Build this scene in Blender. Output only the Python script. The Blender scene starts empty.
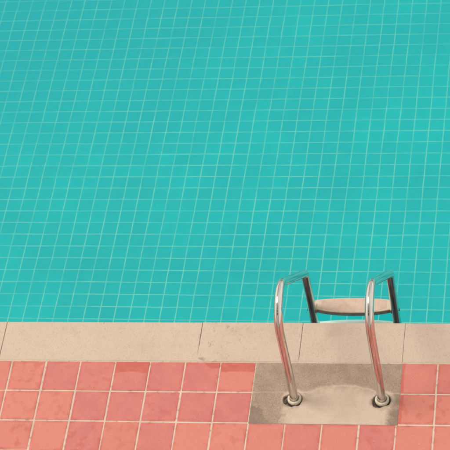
import bpy, bmesh, math, random
from mathutils import Vector, Matrix, noise
random.seed(7)
sc = bpy.context.scene
col = sc.collection
R = math.radians

# ------------------------------------------------------------------ helpers
def link(name, me, mat=None, parent=None, kind=None):
    o = bpy.data.objects.new(name, me)
    col.objects.link(o)
    if mat is not None and me is not None:
        me.materials.append(mat)
    if parent is not None:
        o.parent = parent
    if kind:
        o['kind'] = kind
    return o

def mesh(name, V, F, smooth=False):
    me = bpy.data.meshes.new(name)
    me.from_pydata([tuple(v) for v in V], [], F)
    me.update()
    if smooth:
        me.polygons.foreach_set('use_smooth', [True] * len(me.polygons))
    return me

def bm_mesh(name, bm, smooth=False):
    bmesh.ops.recalc_face_normals(bm, faces=bm.faces)
    me = bpy.data.meshes.new(name)
    bm.to_mesh(me); bm.free()
    if smooth:
        me.polygons.foreach_set('use_smooth', [True] * len(me.polygons))
    return me

def add_box(bm, x0, x1, y0, y1, z0, z1):
    v = [bm.verts.new((x, y, z)) for z in (z0, z1) for (x, y) in ((x0, y0), (x1, y0), (x1, y1), (x0, y1))]
    for f in ((3, 2, 1, 0), (4, 5, 6, 7), (0, 1, 5, 4), (1, 2, 6, 5), (2, 3, 7, 6), (3, 0, 4, 7)):
        bm.faces.new([v[i] for i in f])

def lathe(name, prof, seg=48, smooth=True, axis='z'):
    """surface of revolution, profile = [(r, h), ...]"""
    V, F = [], []
    n = len(prof)
    for k in range(seg):
        a = 2 * math.pi * k / seg
        for r, h in prof:
            if axis == 'z':
                V.append((r * math.cos(a), r * math.sin(a), h))
            else:
                V.append((h, r * math.cos(a), r * math.sin(a)))
    for k in range(seg):
        k2 = (k + 1) % seg
        for i in range(n - 1):
            F.append((k * n + i, k2 * n + i, k2 * n + i + 1, k * n + i + 1))
    me = mesh(name, V, F, smooth)
    bm = bmesh.new(); bm.from_mesh(me)
    bmesh.ops.remove_doubles(bm, verts=bm.verts, dist=1e-6)
    bmesh.ops.recalc_face_normals(bm, faces=bm.faces)
    bm.to_mesh(me); bm.free()
    if smooth:
        me.polygons.foreach_set('use_smooth', [True] * len(me.polygons))
    return me

class N:
    """small node-graph builder"""
    def __init__(self, name):
        self.m = bpy.data.materials.new(name)
        self.m.use_nodes = True
        self.t = self.m.node_tree
        self.n = self.t.nodes; self.l = self.t.links
        self.n.clear()
        self.out = self.n.new('ShaderNodeOutputMaterial')
    def set(self, sock, v):
        if isinstance(v, bpy.types.NodeSocket):
            self.l.new(v, sock)
        else:
            if sock.type == 'RGBA' and len(v) == 3: v = (*v, 1)
            sock.default_value = v
    def node(self, typ, **kw):
        n = self.n.new(typ)
        for k, v in kw.items(): setattr(n, k, v)
        return n
    def coord(self, which='Object'):
        return self.node('ShaderNodeTexCoord').outputs[which]
    def pos(self):
        return self.node('ShaderNodeNewGeometry').outputs['Position']
    def math(self, op, a, b=None, c=None, clamp=False):
        n = self.node('ShaderNodeMath', operation=op, use_clamp=clamp)
        self.set(n.inputs[0], a)
        if b is not None: self.set(n.inputs[1], b)
        if c is not None: self.set(n.inputs[2], c)
        return n.outputs[0]
    def noise(self, vec, scale, detail=3, rough=.55, dist=0, color=False):
        n = self.node('ShaderNodeTexNoise')
        self.set(n.inputs['Vector'], vec)
        n.inputs['Scale'].default_value = scale
        n.inputs['Detail'].default_value = detail
        n.inputs['Roughness'].default_value = rough
        n.inputs['Distortion'].default_value = dist
        return n.outputs['Color' if color else 'Fac']
    def ramp(self, f, a, b, lo=0., hi=1., smooth=True):
        n = self.node('ShaderNodeMapRange')
        n.interpolation_type = 'SMOOTHSTEP' if smooth else 'LINEAR'
        n.clamp = True
        self.set(n.inputs['Value'], f)
        for k, v in zip(('From Min', 'From Max', 'To Min', 'To Max'), (a, b, lo, hi)):
            n.inputs[k].default_value = v
        return n.outputs['Result']
    def mix(self, f, a, b, blend='MIX'):
        n = self.node('ShaderNodeMix', data_type='RGBA', blend_type=blend)
        n.clamp_factor = True
        self.set(n.inputs['Factor'], f)
        s = [i for i in n.inputs if i.type == 'RGBA']
        self.set(s[0], a); self.set(s[1], b)
        return [o for o in n.outputs if o.type == 'RGBA'][0]
    def sep(self, v):
        n = self.node('ShaderNodeSeparateXYZ'); self.set(n.inputs[0], v)
        return n.outputs
    def attr(self, name):
        return self.node('ShaderNodeAttribute', attribute_name=name).outputs['Fac']
    def bump(self, h, strength=.3, dist=.002):
        n = self.node('ShaderNodeBump')
        n.inputs['Strength'].default_value = strength
        n.inputs['Distance'].default_value = dist
        self.set(n.inputs['Height'], h)
        return n.outputs[0]
    def bsdf(self, color, rough=.6, metal=0., normal=None, spec=.5):
        p = self.node('ShaderNodeBsdfPrincipled')
        self.set(p.inputs['Base Color'], color)
        self.set(p.inputs['Roughness'], rough)
        self.set(p.inputs['Metallic'], metal)
        p.inputs['Specular IOR Level'].default_value = spec
        if normal is not None: self.set(p.inputs['Normal'], normal)
        self.l.new(p.outputs[0], self.out.inputs[0])
        return p

# ------------------------------------------------------------------ materials
def mat_tile():
    n = N('glazed_terracotta')
    P = n.pos(); t = n.attr('tone'); m = n.attr('mottle')
    c = n.mix(t, TILE_A, TILE_B)
    big = n.noise(P, 9, 4, .6, .6)
    c = n.mix(n.ramp(big, .38, .68, 0, .55), c, TILE_A)
    # dark blotchy mottling, stronger on some tiles
    bl = n.noise(P, 19, 4, .58, .25)
    c = n.mix(n.math('MULTIPLY', n.ramp(bl, .50, .66), n.math('MULTIPLY_ADD', m, .48, .05)), c, TILE_DK)
    # chalky film
    film = n.noise(P, 14, 5, .65, .4)
    c = n.mix(n.math('MULTIPLY', n.ramp(film, .52, .8), .34), c, TILE_FILM)
    # fine grain of the fired clay, and a worn darker rim on some tiles
    gr = n.noise(P, 210, 3, .65)
    c = n.mix(n.ramp(gr, .35, .7, 0, .20), c, TILE_DK)
    rim = n.math('MULTIPLY', n.attr('rim'), n.ramp(n.noise(P, 13, 3, .6), .40, .64, 0, .62))
    c = n.mix(rim, c, TILE_DK)
    # pale flecks and chips
    fl = n.noise(P, 120, 2, .5)
    c = n.mix(n.math('MULTIPLY', n.ramp(fl, .69, .74), .55), c, (.62, .47, .33))
    fd = n.noise(P, 85, 2, .5, .5)
    c = n.mix(n.math('MULTIPLY', n.ramp(fd, .71, .76), .6), c, (.12, .05, .035))
    # damp bands that creep in from the coping and the concrete patch
    s = n.sep(P)
    w = n.noise(P, 11, 2, .5)
    dx, dy = n.math('MULTIPLY', n.attr('wet_top'), n.math('MAXIMUM', n.ramp(s[0], 1.085, 1.15), n.ramp(s[0], .9, .95, 1, 0))), n.attr('wet_side')
    edge = n.math('ADD', s[1], n.math('MULTIPLY', n.math('SUBTRACT', w, .5), .035))
    band = n.math('MULTIPLY', n.ramp(n.math('ADD', edge, n.math('MULTIPLY', dx, 1.)), -.006, .006), n.ramp(dx, .001, .002))
    edx = n.math('SUBTRACT', n.math('ADD', 2.2, dy), n.math('ADD', s[0], n.math('MULTIPLY', n.math('SUBTRACT', w, .5), .03)))
    band2 = n.math('MULTIPLY', n.ramp(edx, -.003, .004), n.ramp(dy, .001, .002))
    c = n.mix(n.math('MULTIPLY', n.math('MAXIMUM', band, n.math('MULTIPLY', band2, .8)), n.ramp(n.noise(P, 30, 4, .6), .3, .65, .65, 1)), c, TILE_WET)
    # worn lighter rim
    h = n.math('ADD', n.math('MULTIPLY', big, .7), n.math('MULTIPLY', n.noise(P, 60, 3), .3))
    rough = n.ramp(n.noise(P, 18, 3), .3, .7, .42, .68)
    n.bsdf(c, rough, 0, n.bump(h, .35, .006), .3)
    return n.m

def mat_grout(name, base, dark):
    n = N(name); P = n.pos()
    c = n.mix(n.ramp(n.noise(P, 6, 4, .6), .35, .7), base, tuple(v * .84 for v in base))
    c = n.mix(n.math('MULTIPLY', n.ramp(n.noise(P, 26, 5, .68), .53, .68), .7), c, dark)
    n.bsdf(c, .9, 0, n.bump(n.noise(P, 240, 3), .5, .002), .2)
    return n.m

def mat_coping():
    n = N('washed_pebble_stone'); P = n.pos(); s = n.sep(P)
    c = n.mix(n.ramp(n.noise(P, 2.2, 3), .35, .68), STONE_A, STONE_B)
    c = n.mix(n.ramp(s[0], .9, 1.9, 0, .8), c, STONE_C)
    g = n.noise(P, 190, 3, .6)
    c = n.mix(n.ramp(g, .48, .68, 0, .34), c, STONE_DK)
    g2 = n.noise(P, 270, 2, .5)
    c = n.mix(n.ramp(g2, .56, .68, 0, .45), c, STONE_LT)
    v = n.node('ShaderNodeTexVoronoi'); n.set(v.inputs['Vector'], P); v.inputs['Scale'].default_value = 150
    c = n.mix(n.math('MULTIPLY', n.ramp(n.sep(v.outputs['Color'])[0],   .88, .97), .16), c, (.20, .13, .10))
    # grimy patches near the joint and along the back edge
    gr = n.noise(P, 17, 5, .68, .7)
    near = n.math('MULTIPLY', n.ramp(s[0], 1.04, 1.07), n.ramp(s[0], 1.16, 1.42, 1, .12))
    c = n.mix(n.math('MULTIPLY', n.math('MULTIPLY', n.ramp(gr, .55, .68), near), .55), c, (.20, .14, .11))
    c = n.mix(n.math('MULTIPLY', n.ramp(n.noise(P, 7, 5, .6), .5, .72), .22), c, STONE_DK)
    back = n.math('SUBTRACT', n.math('ADD', s[1], n.math('MULTIPLY', n.noise(P, 25, 4, .6), .03)), .024)
    c = n.mix(n.math('MULTIPLY', n.ramp(back, -.012, .012, 1, 0), .30), c, (.42, .32, .23))
    h = n.math('ADD', g, n.math('MULTIPLY', g2, .6))
    n.bsdf(c, .88, 0, n.bump(h, .55, .003), .2)
    return n.m

def mat_patch():
    n = N('cement_patch'); P = n.pos(); s = n.sep(P)
    ce = n.attr('cement'); hole = n.attr('hole')
    agg = n.mix(n.ramp(n.noise(P, 12, 4, .6), .35, .68), PATCH_A, PATCH_B)
    g = n.noise(P, 215, 4, .7)
    agg = n.mix(n.ramp(g, .46, .68, 0, .66), agg, PATCH_DK)
    g2 = n.noise(P, 240, 2, .5)
    agg = n.mix(n.ramp(g2, .56, .70, 0, .5), agg, PATCH_LT)
    sm = n.mix(n.ramp(n.noise(P, 9, 5, .62), .35, .7), CEM_A, CEM_B)
    sm = n.mix(n.ramp(n.noise(P, 160, 3), .52, .72, 0, .3), sm, PATCH_B)
    ww = n.noise(P, 16, 5, .65, .5)
    mask = n.ramp(n.math('ADD', ce, n.math('MULTIPLY', n.math('SUBTRACT', ww, .5), .65)), .22, .74)
    c = n.mix(mask, agg, sm)
    # damp, darker corner
    dm = n.attr('damp')
    dmask = n.ramp(n.math('ADD', dm, n.math('MULTIPLY', n.math('SUBTRACT', n.noise(P, 24, 5, .7), .5), 1.1)), .42, .75)
    c = n.mix(n.math('MULTIPLY', dmask, .5), c, PATCH_WET)
    # pale ridge of the trowelled edge
    c = n.mix(n.math('MULTIPLY', n.attr('ridge'), n.ramp(n.noise(P, 40, 4), .3, .6, .5, 1)), c, CEM_RIDGE)
    c = n.mix(n.math('MULTIPLY', hole, n.ramp(n.noise(P, 70, 4, .6), .35, .62, .55, 1)), c, (.035, .028, .024))  # socket recess blackened in the colour, standing in for its shade
    n.bsdf(c, .9, 0, n.bump(n.math('ADD', g, n.math('MULTIPLY', g2, .5)), .5, .003), .2)
    return n.m

def mat_pool():
    n = N('turquoise_mosaic')
    P = n.coord('Object')
    d = n.node('ShaderNodeVectorMath', operation='SUBTRACT'); n.set(d.inputs[0], n.noise(P, 1.7, 2, .5, 0, True)); d.inputs[1].default_value = (.5, .5, .5)
    d2 = n.node('ShaderNodeVectorMath', operation='SCALE'); n.set(d2.inputs[0], d.outputs[0]); d2.inputs['Scale'].default_value = .011
    e = n.node('ShaderNodeVectorMath', operation='SUBTRACT'); n.set(e.inputs[0], n.noise(P, 9, 2, .5, 0, True)); e.inputs[1].default_value = (.5, .5, .5)
    e2 = n.node('ShaderNodeVectorMath', operation='SCALE'); n.set(e2.inputs[0], e.outputs[0]); e2.inputs['Scale'].default_value = .0045
    a = n.node('ShaderNodeVectorMath', operation='ADD'); n.set(a.inputs[0], P); n.set(a.inputs[1], d2.outputs[0])
    b = n.node('ShaderNodeVectorMath', operation='ADD'); n.set(b.inputs[0], a.outputs[0]); n.set(b.inputs[1], e2.outputs[0])
    s = n.sep(b.outputs[0]); o = n.sep(P)
    def line(u):
        f = n.math('FRACT', n.math('ADD', n.math('MULTIPLY', u, 10.), .5))
        dd = n.math('ABSOLUTE', n.math('SUBTRACT', f, .5))
        return n.ramp(dd, .012, .050, 1, 0)
    lx, ly = line(s[0]), line(s[1])
    px = n.math('MULTIPLY', lx, n.ramp(n.noise(P, 3.1, 5, .68), .34, .64, .40, 1))
    py = n.math('MULTIPLY', ly, n.ramp(n.noise(P, 2.4, 5, .68, .2), .36, .66, .36, .95))
    g = n.math('MAXIMUM', px, py)
    # the grout lines weaken toward the far side and to the left
    fade = n.math('MULTIPLY', n.ramp(o[1], -2.2, -.15, 1, .70), n.ramp(o[0], -.2, 1.6, .84, 1))
    g = n.math('MULTIPLY', g, fade)
    cell = n.node('ShaderNodeVectorMath', operation='FLOOR')
    sc_ = n.node('ShaderNodeVectorMath', operation='SCALE'); n.set(sc_.inputs[0], b.outputs[0]); sc_.inputs['Scale'].default_value = 10
    n.set(cell.inputs[0], sc_.outputs[0])
    wn = n.node('ShaderNodeTexWhiteNoise'); wn.noise_dimensions = '2D'; n.set(wn.inputs['Vector'], cell.outputs[0])
    c = n.mix(wn.outputs['Value'], POOL_A, POOL_B)
    c = n.mix(n.ramp(n.noise(P, 1.1, 5, .6), .35, .68, 0, .85), c, POOL_C)
    c = n.mix(n.ramp(n.noise(P, 5.5, 4, .6, .6), .5, .75, 0, .35), c, POOL_D)
    far = n.math('MULTIPLY', n.ramp(o[1], -2.2, .1, 0, 1), n.ramp(o[0], 0, 2.6, 1, .3))
    c = n.mix(far, c, POOL_FAR)
    c = n.mix(g, c, POOL_G)
    n.bsdf(c, .5, 0, None, .2)
    return n.m

def mat_water():
    n = N('clear_pool_water'); P = n.pos()
    h = n.math('ADD', n.noise(P, 2.3, 2, .5, .3), n.math('MULTIPLY', n.noise(P, 7, 2, .5), .25))
    nb = n.bump(h, .35, .02)
    tr = n.node('ShaderNodeBsdfTransparent'); n.set(tr.inputs['Color'], (.90, .985, .98))
    gl = n.node('ShaderNodeBsdfGlossy'); gl.inputs['Roughness'].default_value = .04; n.set(gl.inputs['Normal'], nb)
    fr = n.node('ShaderNodeFresnel'); fr.inputs['IOR'].default_value = 1.333; n.set(fr.inputs['Normal'], nb)
    mx = n.node('ShaderNodeMixShader')
    n.set(mx.inputs[0], n.math('MULTIPLY', fr.outputs[0], .85)); n.set(mx.inputs[1], tr.outputs[0]); n.set(mx.inputs[2], gl.outputs[0])
    n.l.new(mx.outputs[0], n.out.inputs[0])
    return n.m

def mat_chrome():
    n = N('polished_steel'); P = n.coord()
    sw = n.node('ShaderNodeAttribute', attribute_name='sweep').outputs['Vector']
    mp = n.node('ShaderNodeMapping'); mp.inputs['Scale'].default_value = (1, 1, .8); n.set(mp.inputs['Vector'], sw)
    refl_streak = n.noise(mp.outputs[0], 2.1, 5, .6)
    c = n.mix(n.ramp(refl_streak, .44, .60, 0, .82), (.82, .795, .755), (.22, .19, .17))  # dark streaks in the colour imitate dark bands reflected along the tube
    foot = n.ramp(n.sep(sw)[2], .06, .50, .45, 0)                              # dark reflection painted into the colour, stronger toward the foot
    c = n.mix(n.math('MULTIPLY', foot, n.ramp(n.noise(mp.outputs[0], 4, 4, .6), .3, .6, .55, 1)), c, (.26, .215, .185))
    spots = n.noise(P, 60, 4, .65)
    c = n.mix(n.ramp(spots, .62, .74, 0, .22), c, (.34, .29, .25))
    rough = n.ramp(n.noise(P, 14, 4, .6), .4, .75, .03, .09)
    m2 = n.node('ShaderNodeMapping'); m2.inputs['Scale'].default_value = (1, 1, .6); n.set(m2.inputs['Vector'], sw)
    film = n.math('MULTIPLY', n.ramp(n.noise(m2.outputs[0], 3.4, 5, .65), .42, .66), n.ramp(n.noise(P, 24, 4, .6), .3, .6, .4, 1))
    c = n.mix(n.math('MULTIPLY', film, .4), c, (.62, .60, .57))          # pale, less metallic film in streaks
    n.bsdf(c, rough, n.math('MULTIPLY_ADD', film, -.24, .97), n.bump(n.noise(m2.outputs[0], 3, 1), .03, .002))
    return n.m

def mat_simple(name, c, rough=.6, metal=0., var=.2, scale=30, bump=.15, spec=.4):
    n = N(name); P = n.coord()
    cc = n.mix(n.ramp(n.noise(P, scale, 4, .6), .35, .7), c, tuple(v * (1 - var) for v in c))
    n.bsdf(cc, rough, metal, n.bump(n.noise(P, scale * 6, 3), bump, .001), spec)
    return n.m

def mat_pad():
    n = N('gritty_tread_pad'); P = n.coord()
    g = n.noise(P, 330, 3, .6)
    c = n.mix(n.ramp(n.noise(P, 20, 4), .3, .7), (.52, .38, .30), (.60, .45, .365))
    c = n.mix(n.ramp(g, .5, .68, 0, .4), c, (.31, .215, .165))
    n.bsdf(c, .9, 0, n.bump(g, .8, .002), .2)
    return n.m

TILE_A = (.558, .196, .146); TILE_B = (.475, .136, .132); TILE_DK = (.425, .084, .064)
TILE_FILM = (.54, .27, .245); TILE_WET = (.45, .098, .078)
STONE_A = (.535, .425, .335); STONE_B = (.51, .40, .32); STONE_C = (.51, .395, .325)
STONE_DK = (.33, .235, .17); STONE_LT = (.66, .54, .41)
PATCH_A = (.365, .268, .205); PATCH_B = (.30, .215, .165); PATCH_DK = (.14, .092, .072); PATCH_LT = (.47, .37, .29); PATCH_WET = (.16, .115, .085)
CEM_A = (.555, .435, .345); CEM_B = (.495, .38, .30); CEM_RIDGE = (.62, .49, .37)
POOL_A = (.001, .425, .440); POOL_B = (.001, .472, .482); POOL_C = (.001, .392, .418); POOL_D = (.001, .495, .485)
POOL_FAR = (.001, .375, .410); POOL_G = (.19, .60, .50)

M_tile = mat_tile(); M_grout = mat_grout('cement_grout', (.60, .475, .38), (.30, .18, .14))
M_mortar = mat_grout('joint_mortar', (.30, .225, .18), (.13, .09, .075))
M_coping = mat_coping(); M_patch = mat_patch(); M_pool = mat_pool(); M_water = mat_water(); M_chrome = mat_chrome()
M_pad = mat_pad()
M_collar = mat_simple('cream_collar', (.66, .57, .44), .45, 0, .25, 40, .1)
M_step = mat_simple('cream_step_shell', (.56, .445, .35), .6, 0, .15, 25, .1)
M_lip = mat_simple('dull_steel_lip', (.40, .50, .42), .5, 0, .3, 30, .1)
M_bolt = mat_simple('dark_bolt', (.22, .15, .13), .35, .8, .3, 60, .1)
M_rubber = mat_simple('black_gasket', (.03, .026, .024), .8, 0, .3, 60, .2)
M_wall = mat_simple('shade_dark_wall', (.22, .050, .058), .5, 0, .3, 6, .1)  # shade put into the wall colour, for its reflection in the rear legs
M_ground = mat_simple('ground_concrete', (.38, .23, .17), .9, 0, .25, .8, .1)

# ------------------------------------------------------------------ setting
PX0, PX1, PY0, PY1 = -10., 14., .245, 17.       # the basin
WATER_Z = -.235
# ground ring round the pool, out to the horizon
B = 1500.
gx0, gx1, gy0, gy1 = PX0 - .30, PX1 + .30, -6.4, PY1 + .30
V = [(-B, -B, -.03), (B, -B, -.03), (B, B, -.03), (-B, B, -.03), (gx0, gy0, -.03), (gx1, gy0, -.03), (gx1, gy1, -.03), (gx0, gy1, -.03)]
link('ground', mesh('ground', V, [(0, 1, 5, 4), (1, 2, 6, 5), (2, 3, 7, 6), (3, 0, 4, 7)]), M_ground, None, 'structure')

# pool floor: its own slightly turned tile grid
fl = link('pool_floor', mesh('pool_floor', [(-12, -8, 0), (18, -8, 0), (18, 16, 0), (-12, 16, 0)], [(0, 1, 2, 3)]), M_pool, None, 'structure')
fl.location = (-1.01239, 3.99873, -1.18326); fl.rotation_euler = (0, 0, -.009388)

bm = bmesh.new()
for x0, x1, y0, y1 in ((PX0 - .05, PX1 + .05, PY0 - .06, PY0), (PX0 - .05, PX1 + .05, PY1, PY1 + .06), (PX0 - .06, PX0, PY0, PY1), (PX1, PX1 + .06, PY0, PY1)):
    add_box(bm, x0, x1, y0, y1, -1.25, -.052)
link('pool_wall', bm_mesh('pool_wall', bm), M_wall, None, 'structure')

link('water', mesh('water', [(PX0, PY0, WATER_Z), (PX1, PY0, WATER_Z), (PX1, PY1, WATER_Z), (PX0, PY1, WATER_Z)], [(0, 1, 2, 3)]), M_water, None, 'structure')

# --- coping: one course of pebble-dash stones, each with its own arris and set
def coping_mesh():
    bm = bmesh.new()
    x = -.08 - .571 * 17
    k = -17
    while x < PX1:
        gap = {0: .0018, 1: .0005, 2: .0024, 3: .0015, 4: .0008}.get(k, random.uniform(.001, .004))
        gap2 = {0: .0018, 1: .0005, 2: .0024, 3: .0015, 4: .0008}.get(k + 1, .002)
        b2 = bmesh.new()
        wd = .571
        if k == 0: wd, gap2 = 1.142, .0028
        add_box(b2, x + gap / 2, x + wd - gap2 / 2, .003, .273 + random.uniform(-.0012, .0012), -.05, .0038)
        top = [e for e in b2.edges if all(v.co.z > 0 for v in e.verts)]
        bmesh.ops.bevel(b2, geom=top, offset=.0035, segments=4, profile=.5, affect='EDGES')
        me = bpy.data.meshes.new('t'); b2.to_mesh(me); b2.free()
        tz, rx = random.uniform(-.0006, .0006), random.uniform(-.002, .002)
        me.transform(Matrix.Translation((0, 0, tz)))
        bm.from_mesh(me); bpy.data.meshes.remove(me)
        x += wd; k += 2 if k == 0 else 1
    me = bm_mesh('pool_coping', bm)
    return me
cop = link('pool_coping', coping_mesh(), M_coping, None, 'structure')
# mortar in the joints, and the part of one joint that is pointed up flush
bm = bmesh.new()
for k in range(-17, 25):
    x = -.08 + .571 * k
    add_box(bm, x - .0045, x + .0045, .008, .268, -.045, -.0035)
add_box(bm, .4893, .4912, .257, .2742, -.02, .0036)
link('joint_mortar', bm_mesh('joint_mortar', bm), M_mortar, None, 'structure')
bm = bmesh.new()
for xj, yb in ((1.062, .125), (1.633, .045)):      # the pointing thins out to nothing
    v = [bm.verts.new(p) for p in ((xj - .0045, .006, .0030), (xj + .0045, .006, .0030), (xj + .0045, yb * .55, .0026), (xj, yb, -.002), (xj - .0045, yb * .55, .0026))]
    bm.faces.new(v)
link('joint_pointing', bm_mesh('joint_pointing', bm), M_coping, None, 'structure')

# --- deck tiles
TONE = {(-1, 0): .3, (0, 0): .15, (1, 0): .85, (2, 0): .55, (3, 0): .75, (4, 0): .8, (5, 0): .8, (6, 0): .15, (11, 0): .45, (12, 0): .7,
        (-1, 1): .2, (0, 1): .05, (1, 1): .1, (2, 1): .85, (3, 1): .75, (4, 1): .8, (5, 1): .8, (6, 1): .9, (11, 1): .15, (12, 1): .1,
        (-1, 2): .2, (0, 2): .25, (1, 2): .05, (2, 2): .8, (3, 2): .3, (4, 2): .65, (5, 2): .05, (6, 2): .05, (7, 2): .25, (8, 2): .6, (9, 2): .15,
        (10, 2): .75, (11, 2): .1, (12, 2): .15}
MOT = {(-1, 2): .8, (0, 2): .9, (2, 2): 1., (10, 2): .6, (8, 2): .2, (1, 0): .3, (0, 1): .4, (3, 2): .5}
WTOP = {(3, 0): .072, (6, 0): .062, (5, 0): .038, (2, 0): .0}
WSIDE = {(11, 0): .022, (11, 1): .026}
def deck():
    V, F, tone, mot, wt, ws, rim = [], [], [], [], [], [], []
    g = .0046
    for i in range(-50, 70):
        for j in range(0, 32):
            if 7 <= i <= 10 and j <= 1: continue
            jit = lambda: random.uniform(-.0014, .0014)
            x0, x1 = .2 * i + g + jit(), .2 * (i + 1) - g + jit()
            y1, y0 = -.2 * j - g + jit(), -.2 * (j + 1) + g + jit()
            if j == 0: y1 = -.0012
            z = random.uniform(-.0007, .0007)
            tx, ty = random.uniform(-.004, .004), random.uniform(-.004, .004)
            cx, cy = (x0 + x1) / 2, (y0 + y1) / 2
            def ring(ins, dz, cut):
                out = []
                a0, a1, b0, b1 = x0 + ins, x1 - ins, y0 + ins, y1 - ins
                for (px, py) in ((a0 + cut, b0), (a1 - cut, b0), (a1, b0 + cut), (a1, b1 - cut), (a1 - cut, b1), (a0 + cut, b1), (a0, b1 - cut), (a0, b0 + cut)):
                    out.append((px, py, z + dz + (px - cx) * tx + (py - cy) * ty))
                return out
            b = len(V); rim += [1.] * 40 + [0.] * 8
            V += ring(0, -.008, .0018) + ring(0, -.0016, .0018) + ring(.0006, -.0005, .0018) + ring(.0020, .0, .0018) + ring(.0034, .0002, .0018) + ring(.017, .0003, .004)
            fs = []
            for r_ in range(5):
                for k in range(8):
                    k2 = (k + 1) % 8
                    fs.append((b + r_ * 8 + k, b + r_ * 8 + k2, b + r_ * 8 + 8 + k2, b + r_ * 8 + 8 + k))
            fs.append(tuple(b + 40 + k for k in range(8)))
            F += fs
            nf = len(fs)
            t = TONE.get((i, j), random.random() ** 1.2)
            m = MOT.get((i, j), random.random() ** 3 * .8)
            tone += [t] * nf; mot += [m] * nf; wt += [WTOP.get((i, j), 0.)] * nf; ws += [WSIDE.get((i, j), 0.)] * nf
    me = mesh('deck_tiles', V, F)
    for nm, d in (('tone', tone), ('mottle', mot), ('wet_top', wt), ('wet_side', ws)):
        a = me.attributes.new(nm, 'FLOAT', 'FACE'); a.data.foreach_set('value', d)
    a = me.attributes.new('rim', 'FLOAT', 'POINT'); a.data.foreach_set('value', rim)
    return me
link('deck_paving', deck(), M_tile, None, 'structure')
# bedding and grout between the tiles, a hair below their faces
GZ = -.0018
gv = [(-10.3, -6.4), (1.4, -6.4), (2.2, -6.4), (14.3, -6.4), (-10.3, -.4), (1.4, -.4), (2.2, -.4), (14.3, -.4), (-10.3, .0036), (1.4, .0036), (2.2, .0036), (14.3, .0036)]
link('deck_grout', mesh('deck_grout', [(x, y, GZ) for x, y in gv], [(0, 1, 5, 4), (1, 2, 6, 5), (2, 3, 7, 6), (4, 5, 9, 8), (6, 7, 11, 10)]), M_grout, None, 'structure')

# pale bedding line where the coping meets the paving
V, F = [], []
n_ = 900
for k in range(n_ + 1):
    x = -10.3 + 24.6 * k / n_
    w_ = .0012 * noise.noise(Vector((x * 9, 0, 2)))
    V += [(x, -.0026 + w_, GZ + .0002), (x, .0008 + w_, .0012 + .0006 * noise.noise(Vector((x * 14, 4, 2)))), (x, .0062, .0024)]
for k in range(n_):
    F += [(k * 3, k * 3 + 3, k * 3 + 4, k * 3 + 1), (k * 3 + 1, k * 3 + 4, k * 3 + 5, k * 3 + 2)]
link('coping_grout', mesh('coping_grout', V, F, True), M_grout, None, 'structure')

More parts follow.
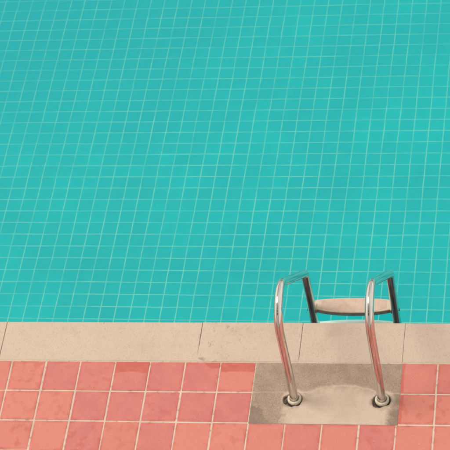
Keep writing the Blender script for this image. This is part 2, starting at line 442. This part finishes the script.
# --- concrete patch with the two sockets broken out round the ladder feet
FEET = [(1.637, -.243), (2.113, -.243)]
def arch_y(x):
    pts = [(1.40, -.200), (1.557, -.198), (1.66, -.200), (1.708, -.195), (1.785, -.166), (1.891, -.151), (1.957, -.154), (2.025, -.170), (2.07, -.186), (2.12, -.197), (2.3, -.200)]
    for (a, ya), (b, yb) in zip(pts, pts[1:]):
        if x <= b:
            t = (x - a) / (b - a); t = t * t * (3 - 2 * t)
            return ya + (yb - ya) * t
    return -.2
def ss(a, b, x):
    t = min(1, max(0, (x - a) / (b - a))); return t * t * (3 - 2 * t)
def patch():
    x0, x1, y0, y1 = 1.400, 2.2085, -.4035, -.0005
    st = .0034
    nx, ny = int((x1 - x0) / st), int((y1 - y0) / st)
    V, F = [], []; ce, ho, dm, ri = [], [], [], []
    for b in range(ny + 1):
        for a in range(nx + 1):
            x = x0 + (x1 - x0) * a / nx; y = y0 + (y1 - y0) * b / ny
            w = noise.noise(Vector((x * 22, y * 22, 0))) * .006 + noise.noise(Vector((x * 70, y * 70, 3))) * .003
            d = arch_y(x) + w - y                  # >0 : pool-far side, inside the trowelled cement
            inside = ss(-.004, .004, d)
            # the smooth cement thins out toward the two outer edges
            side = ss(1.46, 1.70, x + w * 9) * (1 - .75 * ss(2.08, 2.20, x + w * 6))
            cem = inside * max(side, .15) * (.50 + .50 * ss(0, .10, d))
            cem = max(cem, max(1 - ss(.045, .10, math.hypot(x - fx, (y - fy) * 1.1)) for fx, fy in FEET) * .85)
            cem = max(cem, .45 * ss(1.63, 1.75, x) * ss(-.035, -.003, d) * (1 - ss(2.05, 2.12, x)))
            rid = math.exp(-(d / .0030) ** 2) * (.72 if 1.66 < x < 2.12 else .45) * (.45 + .55 * ss(-.35, .25, noise.noise(Vector((x * 26, y * 26, 8)))))
            h = 0
            for q, (fx, fy) in enumerate(FEET):
                rr = math.hypot(x - fx, y - fy)
                an = math.atan2(y - fy, x - fx)
                ex = .0455 + .006 * noise.noise(Vector((math.cos(an) * 1.7, math.sin(an) * 1.7, q * 9.1)))
                # chipped out mostly on the near-left side
                ex += (.019 if q == 0 else .015) * max(0, math.cos(an - (R(192) if q == 0 else R(215)))) ** 3
                h = max(h, 1 - ss(ex - .006, ex + .002, rr))
            z = .0015 + .0022 * cem + .0014 * rid - .016 * h
            z += .0007 * noise.noise(Vector((x * 130, y * 130, 1))) * (1 - .6 * cem) + .001 * noise.noise(Vector((x * 25, y * 25, 5)))
            z -= .003 * (1 - ss(0, .004, min(x - x0, x1 - x, y - y0, y1 - y)))
            V.append((x, y, z)); ce.append(cem); ho.append(h); ri.append(rid * (1 - h))
            dmp = (1 - ss(1.44, 1.58, x + .35 * (y + .4))) * (1 - ss(-.33, -.24, y)) * 1.0
            dmp = max(dmp, ss(2.09, 2.17, x) * (1 - ss(-.36, -.17, y)) * .75)
            dmp = max(dmp, max((1 - ss(.045, .10, math.hypot(x - fx + .008, y - fy + .006))) for fx, fy in FEET) * .62)
            dm.append(dmp)
    for b in range(ny):
        for a in range(nx):
            k = b * (nx + 1) + a
            F.append((k, k + 1, k + nx + 2, k + nx + 1))
    me = mesh('concrete_patch', V, F, True)
    for nm, dd in (('cement', ce), ('hole', ho), ('damp', dm), ('ridge', ri)):
        a = me.attributes.new(nm, 'FLOAT', 'POINT'); a.data.foreach_set('value', dd)
    return me
link('concrete_patch', patch(), M_patch, None, 'structure')
link('patch_bedding', mesh('patch_bedding', [(1.4, -.4, -.02), (2.2, -.4, -.02), (2.2, 0, -.02), (1.4, 0, -.02)], [(0, 1, 2, 3)]), M_mortar, None, 'structure')

# ------------------------------------------------------------------ pool ladder
lad = bpy.data.objects.new('pool_ladder', None); col.objects.link(lad)
LX = 1.875
lad.location = (LX, -.243, 0)
lad['label'] = 'polished steel pool ladder with two looped handrails standing in the concrete patch'
lad['category'] = 'pool ladder'

TR = .0236
def rail_path():
    """(y, z) of the tube's centre line in world terms"""
    yc, zc, r = -.085, .585, .150
    pts = [(-.243 + .01365 * z, z) for z in (-.06, 0, .12, .28, .43, .53)]
    for k in range(0, 49):
        ph = R(.78) + R(137.22) * k / 48
        pts.append((yc - r * math.cos(ph), zc + r * math.sin(ph)))
    e = pts[-1]; t = (math.sin(R(138)), math.cos(R(138)))
    yr = .503
    rb = .055
    # corner where the slope meets the vertical leg
    L = (yr - e[0]) / t[0]; cz = e[1] + L * t[1]
    turn = R(42)
    cut = rb * math.tan(turn / 2)
    a = (yr - t[0] * cut, cz - t[1] * cut)
    for k in range(1, 12):
        u = k / 12; pts.append((e[0] + (a[0] - e[0]) * u, e[1] + (a[1] - e[1]) * u))
    c = (yr - rb, cz - cut)
    for k in range(0, 15):
        an = R(42) * (1 - k / 14)
        pts.append((c[0] + rb * math.cos(an), c[1] + rb * math.sin(an)))
    for z in (-.02, -.1, -.2, -.35, -.6, -.86):
        pts.append((yr, z))
    return pts
PATH = rail_path()
def tube(name, pts, r, seg=40):
    n = len(pts); V, F = [], []; sw = []; run = 0
    for i, (y, z) in enumerate(pts):
        p0, p1 = pts[max(0, i - 1)], pts[min(n - 1, i + 1)]
        ty, tz = p1[0] - p0[0], p1[1] - p0[1]
        l = math.hypot(ty, tz); ty /= l; tz /= l
        if i: run += math.hypot(pts[i][0] - pts[i - 1][0], pts[i][1] - pts[i - 1][1])
        for k in range(seg):
            a = 2 * math.pi * k / seg
            sw.append((math.cos(a), math.sin(a), run))
            # normal in the bend's plane is (-tz, ty)
            V.append((r * math.cos(a), y - tz * r * math.sin(a), z + ty * r * math.sin(a)))
    for i in range(n - 1):
        for k in range(seg):
            k2 = (k + 1) % seg
            F.append((i * seg + k, i * seg + k2, (i + 1) * seg + k2, (i + 1) * seg + k))
    F.append(tuple(range(seg - 1, -1, -1))); F.append(tuple((n - 1) * seg + k for k in range(seg)))
    me = mesh(name, V, F, True)
    bm = bmesh.new(); bm.from_mesh(me); bmesh.ops.recalc_face_normals(bm, faces=bm.faces); bm.to_mesh(me); bm.free()
    me.polygons.foreach_set('use_smooth', [True] * len(me.polygons))
    at = me.attributes.new('sweep', 'FLOAT_VECTOR', 'POINT')          # round the tube, and along it
    at.data.foreach_set('vector', [c for v in sw for c in v])
    return me
rail_me = tube('handrail', [(y + .243, z) for y, z in PATH], TR)
collar_me = lathe('collar', [(TR + .0005, -.012), (.0345, -.012), (.0375, -.004), (.0385, .004), (.0378, .0105), (.0355, .0150), (.0320, .0168), (.0285, .0160), (TR + .002, .0135), (TR + .0003, .0105)])
gasket_me = lathe('gasket', [(.030, -.0145), (.0425, -.0145), (.0425, -.0085), (.0375, -.006)], 40)
bolt_me = lathe('bolt', [(.0, 0), (.0085, 0), (.0095, .002), (.0090, .0045), (.0060, .0060), (.0, .0065)], 20, True, 'x')
XS = (1.637 - LX, 2.113 - LX)
ZS = (-.170, -.375, -.580, -.785)
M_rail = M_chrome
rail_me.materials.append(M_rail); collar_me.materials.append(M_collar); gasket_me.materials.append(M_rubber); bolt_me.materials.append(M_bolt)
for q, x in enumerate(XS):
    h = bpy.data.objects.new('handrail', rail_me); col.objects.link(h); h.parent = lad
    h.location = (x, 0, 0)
    c = bpy.data.objects.new('collar', collar_me); col.objects.link(c); c.parent = h
    c.rotation_euler = (R(-1), R(1.5 if q else -2), 0)
    g = bpy.data.objects.new('gasket', gasket_me); col.objects.link(g); g.parent = h
    for z in ZS[:2]:
        b = bpy.data.objects.new('bolt', bolt_me); col.objects.link(b); b.parent = h
        b.location = ((TR - .004) * (1 if q else -1), .503 + .243, z - .004)
        if not q: b.rotation_euler = (0, 0, math.pi)

# steps: lens-shaped shell with a gritty pad set in it
def outline(x0, x1, inset=0., n=28):
    """closed outline (y relative to the ladder root), front bowed toward the wall, back gently bowed out"""
    w = x1 - x0; out = []
    cx = (x0 + x1) / 2
    for k in range(n + 1):
        u = -1 + 2 * k / n
        out.append((cx + u * (w / 2 - inset), .476 + .027 * abs(u) ** 2.4 + inset + .243))
    for k in range(n + 1):
        u = 1 - 2 * k / n
        out.append((cx + u * (w / 2 - inset), .583 - .015 * abs(u) ** 2.2 - inset + .243))
    return out
def loft(name, rings):
    """rings = [(outline, z)], all with the same point count; capped both ends"""
    m = len(rings[0][0]); V, F = [], []
    for o, z in rings: V += [(x, y, z) for x, y in o]
    for r_ in range(len(rings) - 1):
        for k in range(m):
            k2 = (k + 1) % m
            F.append((r_ * m + k, r_ * m + k2, (r_ + 1) * m + k2, (r_ + 1) * m + k))
    F.append(tuple(range(m - 1, -1, -1))); F.append(tuple((len(rings) - 1) * m + k for k in range(m)))
    me = mesh(name, V, F)
    bm = bmesh.new(); bm.from_mesh(me); bmesh.ops.recalc_face_normals(bm, faces=bm.faces); bm.to_mesh(me); bm.free()
    return me
sx0, sx1 = XS[0] + TR - .010, XS[1] - TR + .010
O = lambda i: outline(sx0, sx1, i)
shell_me = loft('step', [(O(.004), -.012), (O(.0008), -.010), (O(.0), -.006), (O(.0003), -.0025), (O(.0025), .0)])
lip_me = loft('step_lip', [(O(.008), -.036), (O(.003), -.035), (O(.001), -.032), (O(.001), -.017), (O(.0008), -.0122)])
pin = .032
pad_me = loft('tread_pad', [(outline(sx0 + pin, sx1 - pin, .004), -.004), (outline(sx0 + pin, sx1 - pin, .004), .0004), (outline(sx0 + pin, sx1 - pin, .0055), .0010)])
# bracket: a rounded tab at each end that folds down against the tube
bm = bmesh.new()
add_box(bm, -.0015, .0060, .488 + .243, .540 + .243, -.030, .007)
bmesh.ops.bevel(bm, geom=bm.edges[:], offset=.0035, segments=3, affect='EDGES')
br_me = bm_mesh('bracket', bm)
for me, m in ((shell_me, M_step), (lip_me, M_lip), (pad_me, M_pad), (br_me, M_step)): me.materials.append(m)
wet_me = shell_me.copy(); wet_me.materials.clear(); wet_me.materials.append(mat_simple('lightened_step_shell', (.86, .87, .80), .5, 0, .06, 25, .1))  # shell colour lightened to offset the upper step's shade and the water tint
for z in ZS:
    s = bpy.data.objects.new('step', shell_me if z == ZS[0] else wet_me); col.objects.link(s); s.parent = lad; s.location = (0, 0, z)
    if z != ZS[0]: s['label'] = 'step under the water, colour lightened against the shade'
    for nm, me in (('step_lip', lip_me), ('tread_pad', pad_me)):
        if nm == 'tread_pad' and z != ZS[0]: continue
        o = bpy.data.objects.new(nm, me); col.objects.link(o); o.parent = s
    for q in (0, 1):
        o = bpy.data.objects.new('bracket', br_me); col.objects.link(o); o.parent = s
        o.location = ((XS[0] + TR - .003, 0, 0) if q == 0 else (XS[1] - TR + .003, 0, 0))
        if q: o.scale = (-1, 1, 1)

# ------------------------------------------------------------------ hotel front behind the viewpoint (seen in the curved steel)
hot = bpy.data.objects.new('hotel_building', None); col.objects.link(hot); hot.location = (0, -8.6, 0)
hot['label'] = 'tall cream hotel front with dark balcony openings facing the pool'; hot['category'] = 'building'
bays = ((-.3, 2.9),)
FLOORS = 14
bm = bmesh.new()
for fl_ in range(FLOORS):
    z0 = 3.3 * fl_ - .05
    if fl_ < 2:
        add_box(bm, -4.6, 5.2, -.3, 0, z0, z0 + 3.3); continue
    add_box(bm, -4.6, 5.2, -.3, 0, z0, z0 + .35)
    add_box(bm, -4.6, 5.2, -.3, 0, z0 + 2.95, z0 + 3.3)
    xs = [-4.6] + [v for b_, w_ in bays for v in (b_ - w_, b_ + w_)] + [5.2]
    for a_, b_ in zip(xs[::2], xs[1::2]): add_box(bm, a_, b_, -.3, 0, z0 + .35, z0 + 2.95)
link('wall', bm_mesh('wall', bm), mat_simple('cream_render', (.86, .83, .76), .9, 0, .05, 1.5, .1), hot)
M_glass = mat_simple('dark_glazing', (.025, .022, .022), .5, 0, .3, 2, 0)
for b_, w_ in bays:
    bm = bmesh.new(); add_box(bm, -w_, w_, -.02, 0, 0, 2.6); win = bm_mesh('window', bm); win.materials.append(M_glass)
    for fl_ in range(2, FLOORS):
        o = bpy.data.objects.new('window', win); col.objects.link(o); o.parent = hot; o.location = (b_, -.22, 3.3 * fl_ + .30)

# ------------------------------------------------------------------ light
SUN_EL, SUN_AZ = R(62), R(-84)        # azimuth measured from +Y toward +X : the light comes from the left
w = bpy.data.worlds.new('World'); sc.world = w; w.use_nodes = True
nt = w.node_tree; nt.nodes.clear()
out = nt.nodes.new('ShaderNodeOutputWorld'); bg = nt.nodes.new('ShaderNodeBackground')
sky = nt.nodes.new('ShaderNodeTexSky'); sky.sky_type = 'NISHITA'; sky.sun_disc = False
sky.sun_elevation = SUN_EL; sky.sun_rotation = SUN_AZ
sky.dust_density = 4.; sky.air_density = 1.0
bw = nt.nodes.new('ShaderNodeRGBToBW'); nt.links.new(sky.outputs[0], bw.inputs[0])
tint = nt.nodes.new('ShaderNodeMix'); tint.data_type = 'RGBA'; tint.blend_type = 'MULTIPLY'
tint.inputs['Factor'].default_value = 1
cs = [i for i in tint.inputs if i.type == 'RGBA']
pw = nt.nodes.new('ShaderNodeMath'); pw.operation = 'POWER'; pw.inputs[1].default_value = .2     # thin even cloud
nt.links.new(bw.outputs[0], pw.inputs[0])
ml = nt.nodes.new('ShaderNodeMath'); ml.operation = 'MULTIPLY'; ml.inputs[1].default_value = 3.95; nt.links.new(pw.outputs[0], ml.inputs[0])
nt.links.new(ml.outputs[0], cs[0]); cs[1].default_value = (1.0, .955, .875, 1)
nt.links.new([o for o in tint.outputs if o.type == 'RGBA'][0], bg.inputs[0])
bg.inputs[1].default_value = .19
nt.links.new(bg.outputs[0], out.inputs[0])
L = bpy.data.lights.new('sun', 'SUN'); L.energy = 2.0; L.angle = R(22); L.color = (1, .965, .90)
so = bpy.data.objects.new('sun', L); col.objects.link(so)
d = Vector((math.sin(SUN_AZ) * math.cos(SUN_EL), math.cos(SUN_AZ) * math.cos(SUN_EL), math.sin(SUN_EL)))
so.rotation_euler = d.to_track_quat('Z', 'Y').to_euler()
so.location = (0, 0, 20)

# ------------------------------------------------------------------ camera
cd = bpy.data.cameras.new('camera'); cam = bpy.data.objects.new('camera', cd); col.objects.link(cam)
fw = Vector((-.19717191, .62454081, -.75569307)); rt = Vector((.98035446, .12141777, -.15544408)); up = Vector((.0053266, .77149627, .63621155))
m = Matrix((rt, up, -fw)).transposed().to_4x4()
m.translation = Vector((3.56502352, -6.82237755, 9.44609403))
cam.matrix_world = m
cd.sensor_width = 36; cd.sensor_fit = 'HORIZONTAL'; cd.lens = 36 * 2148.0735 / 450
cd.clip_start = .1; cd.clip_end = 5000
cd.dof.use_dof = True; cd.dof.focus_distance = 11.75; cd.dof.aperture_fstop = 9
sc.camera = cam
sc.cycles.filter_width = 1.9
sc.view_settings.view_transform = 'Standard'; sc.view_settings.look = 'None'
sc.view_settings.exposure = 0; sc.view_settings.gamma = 1
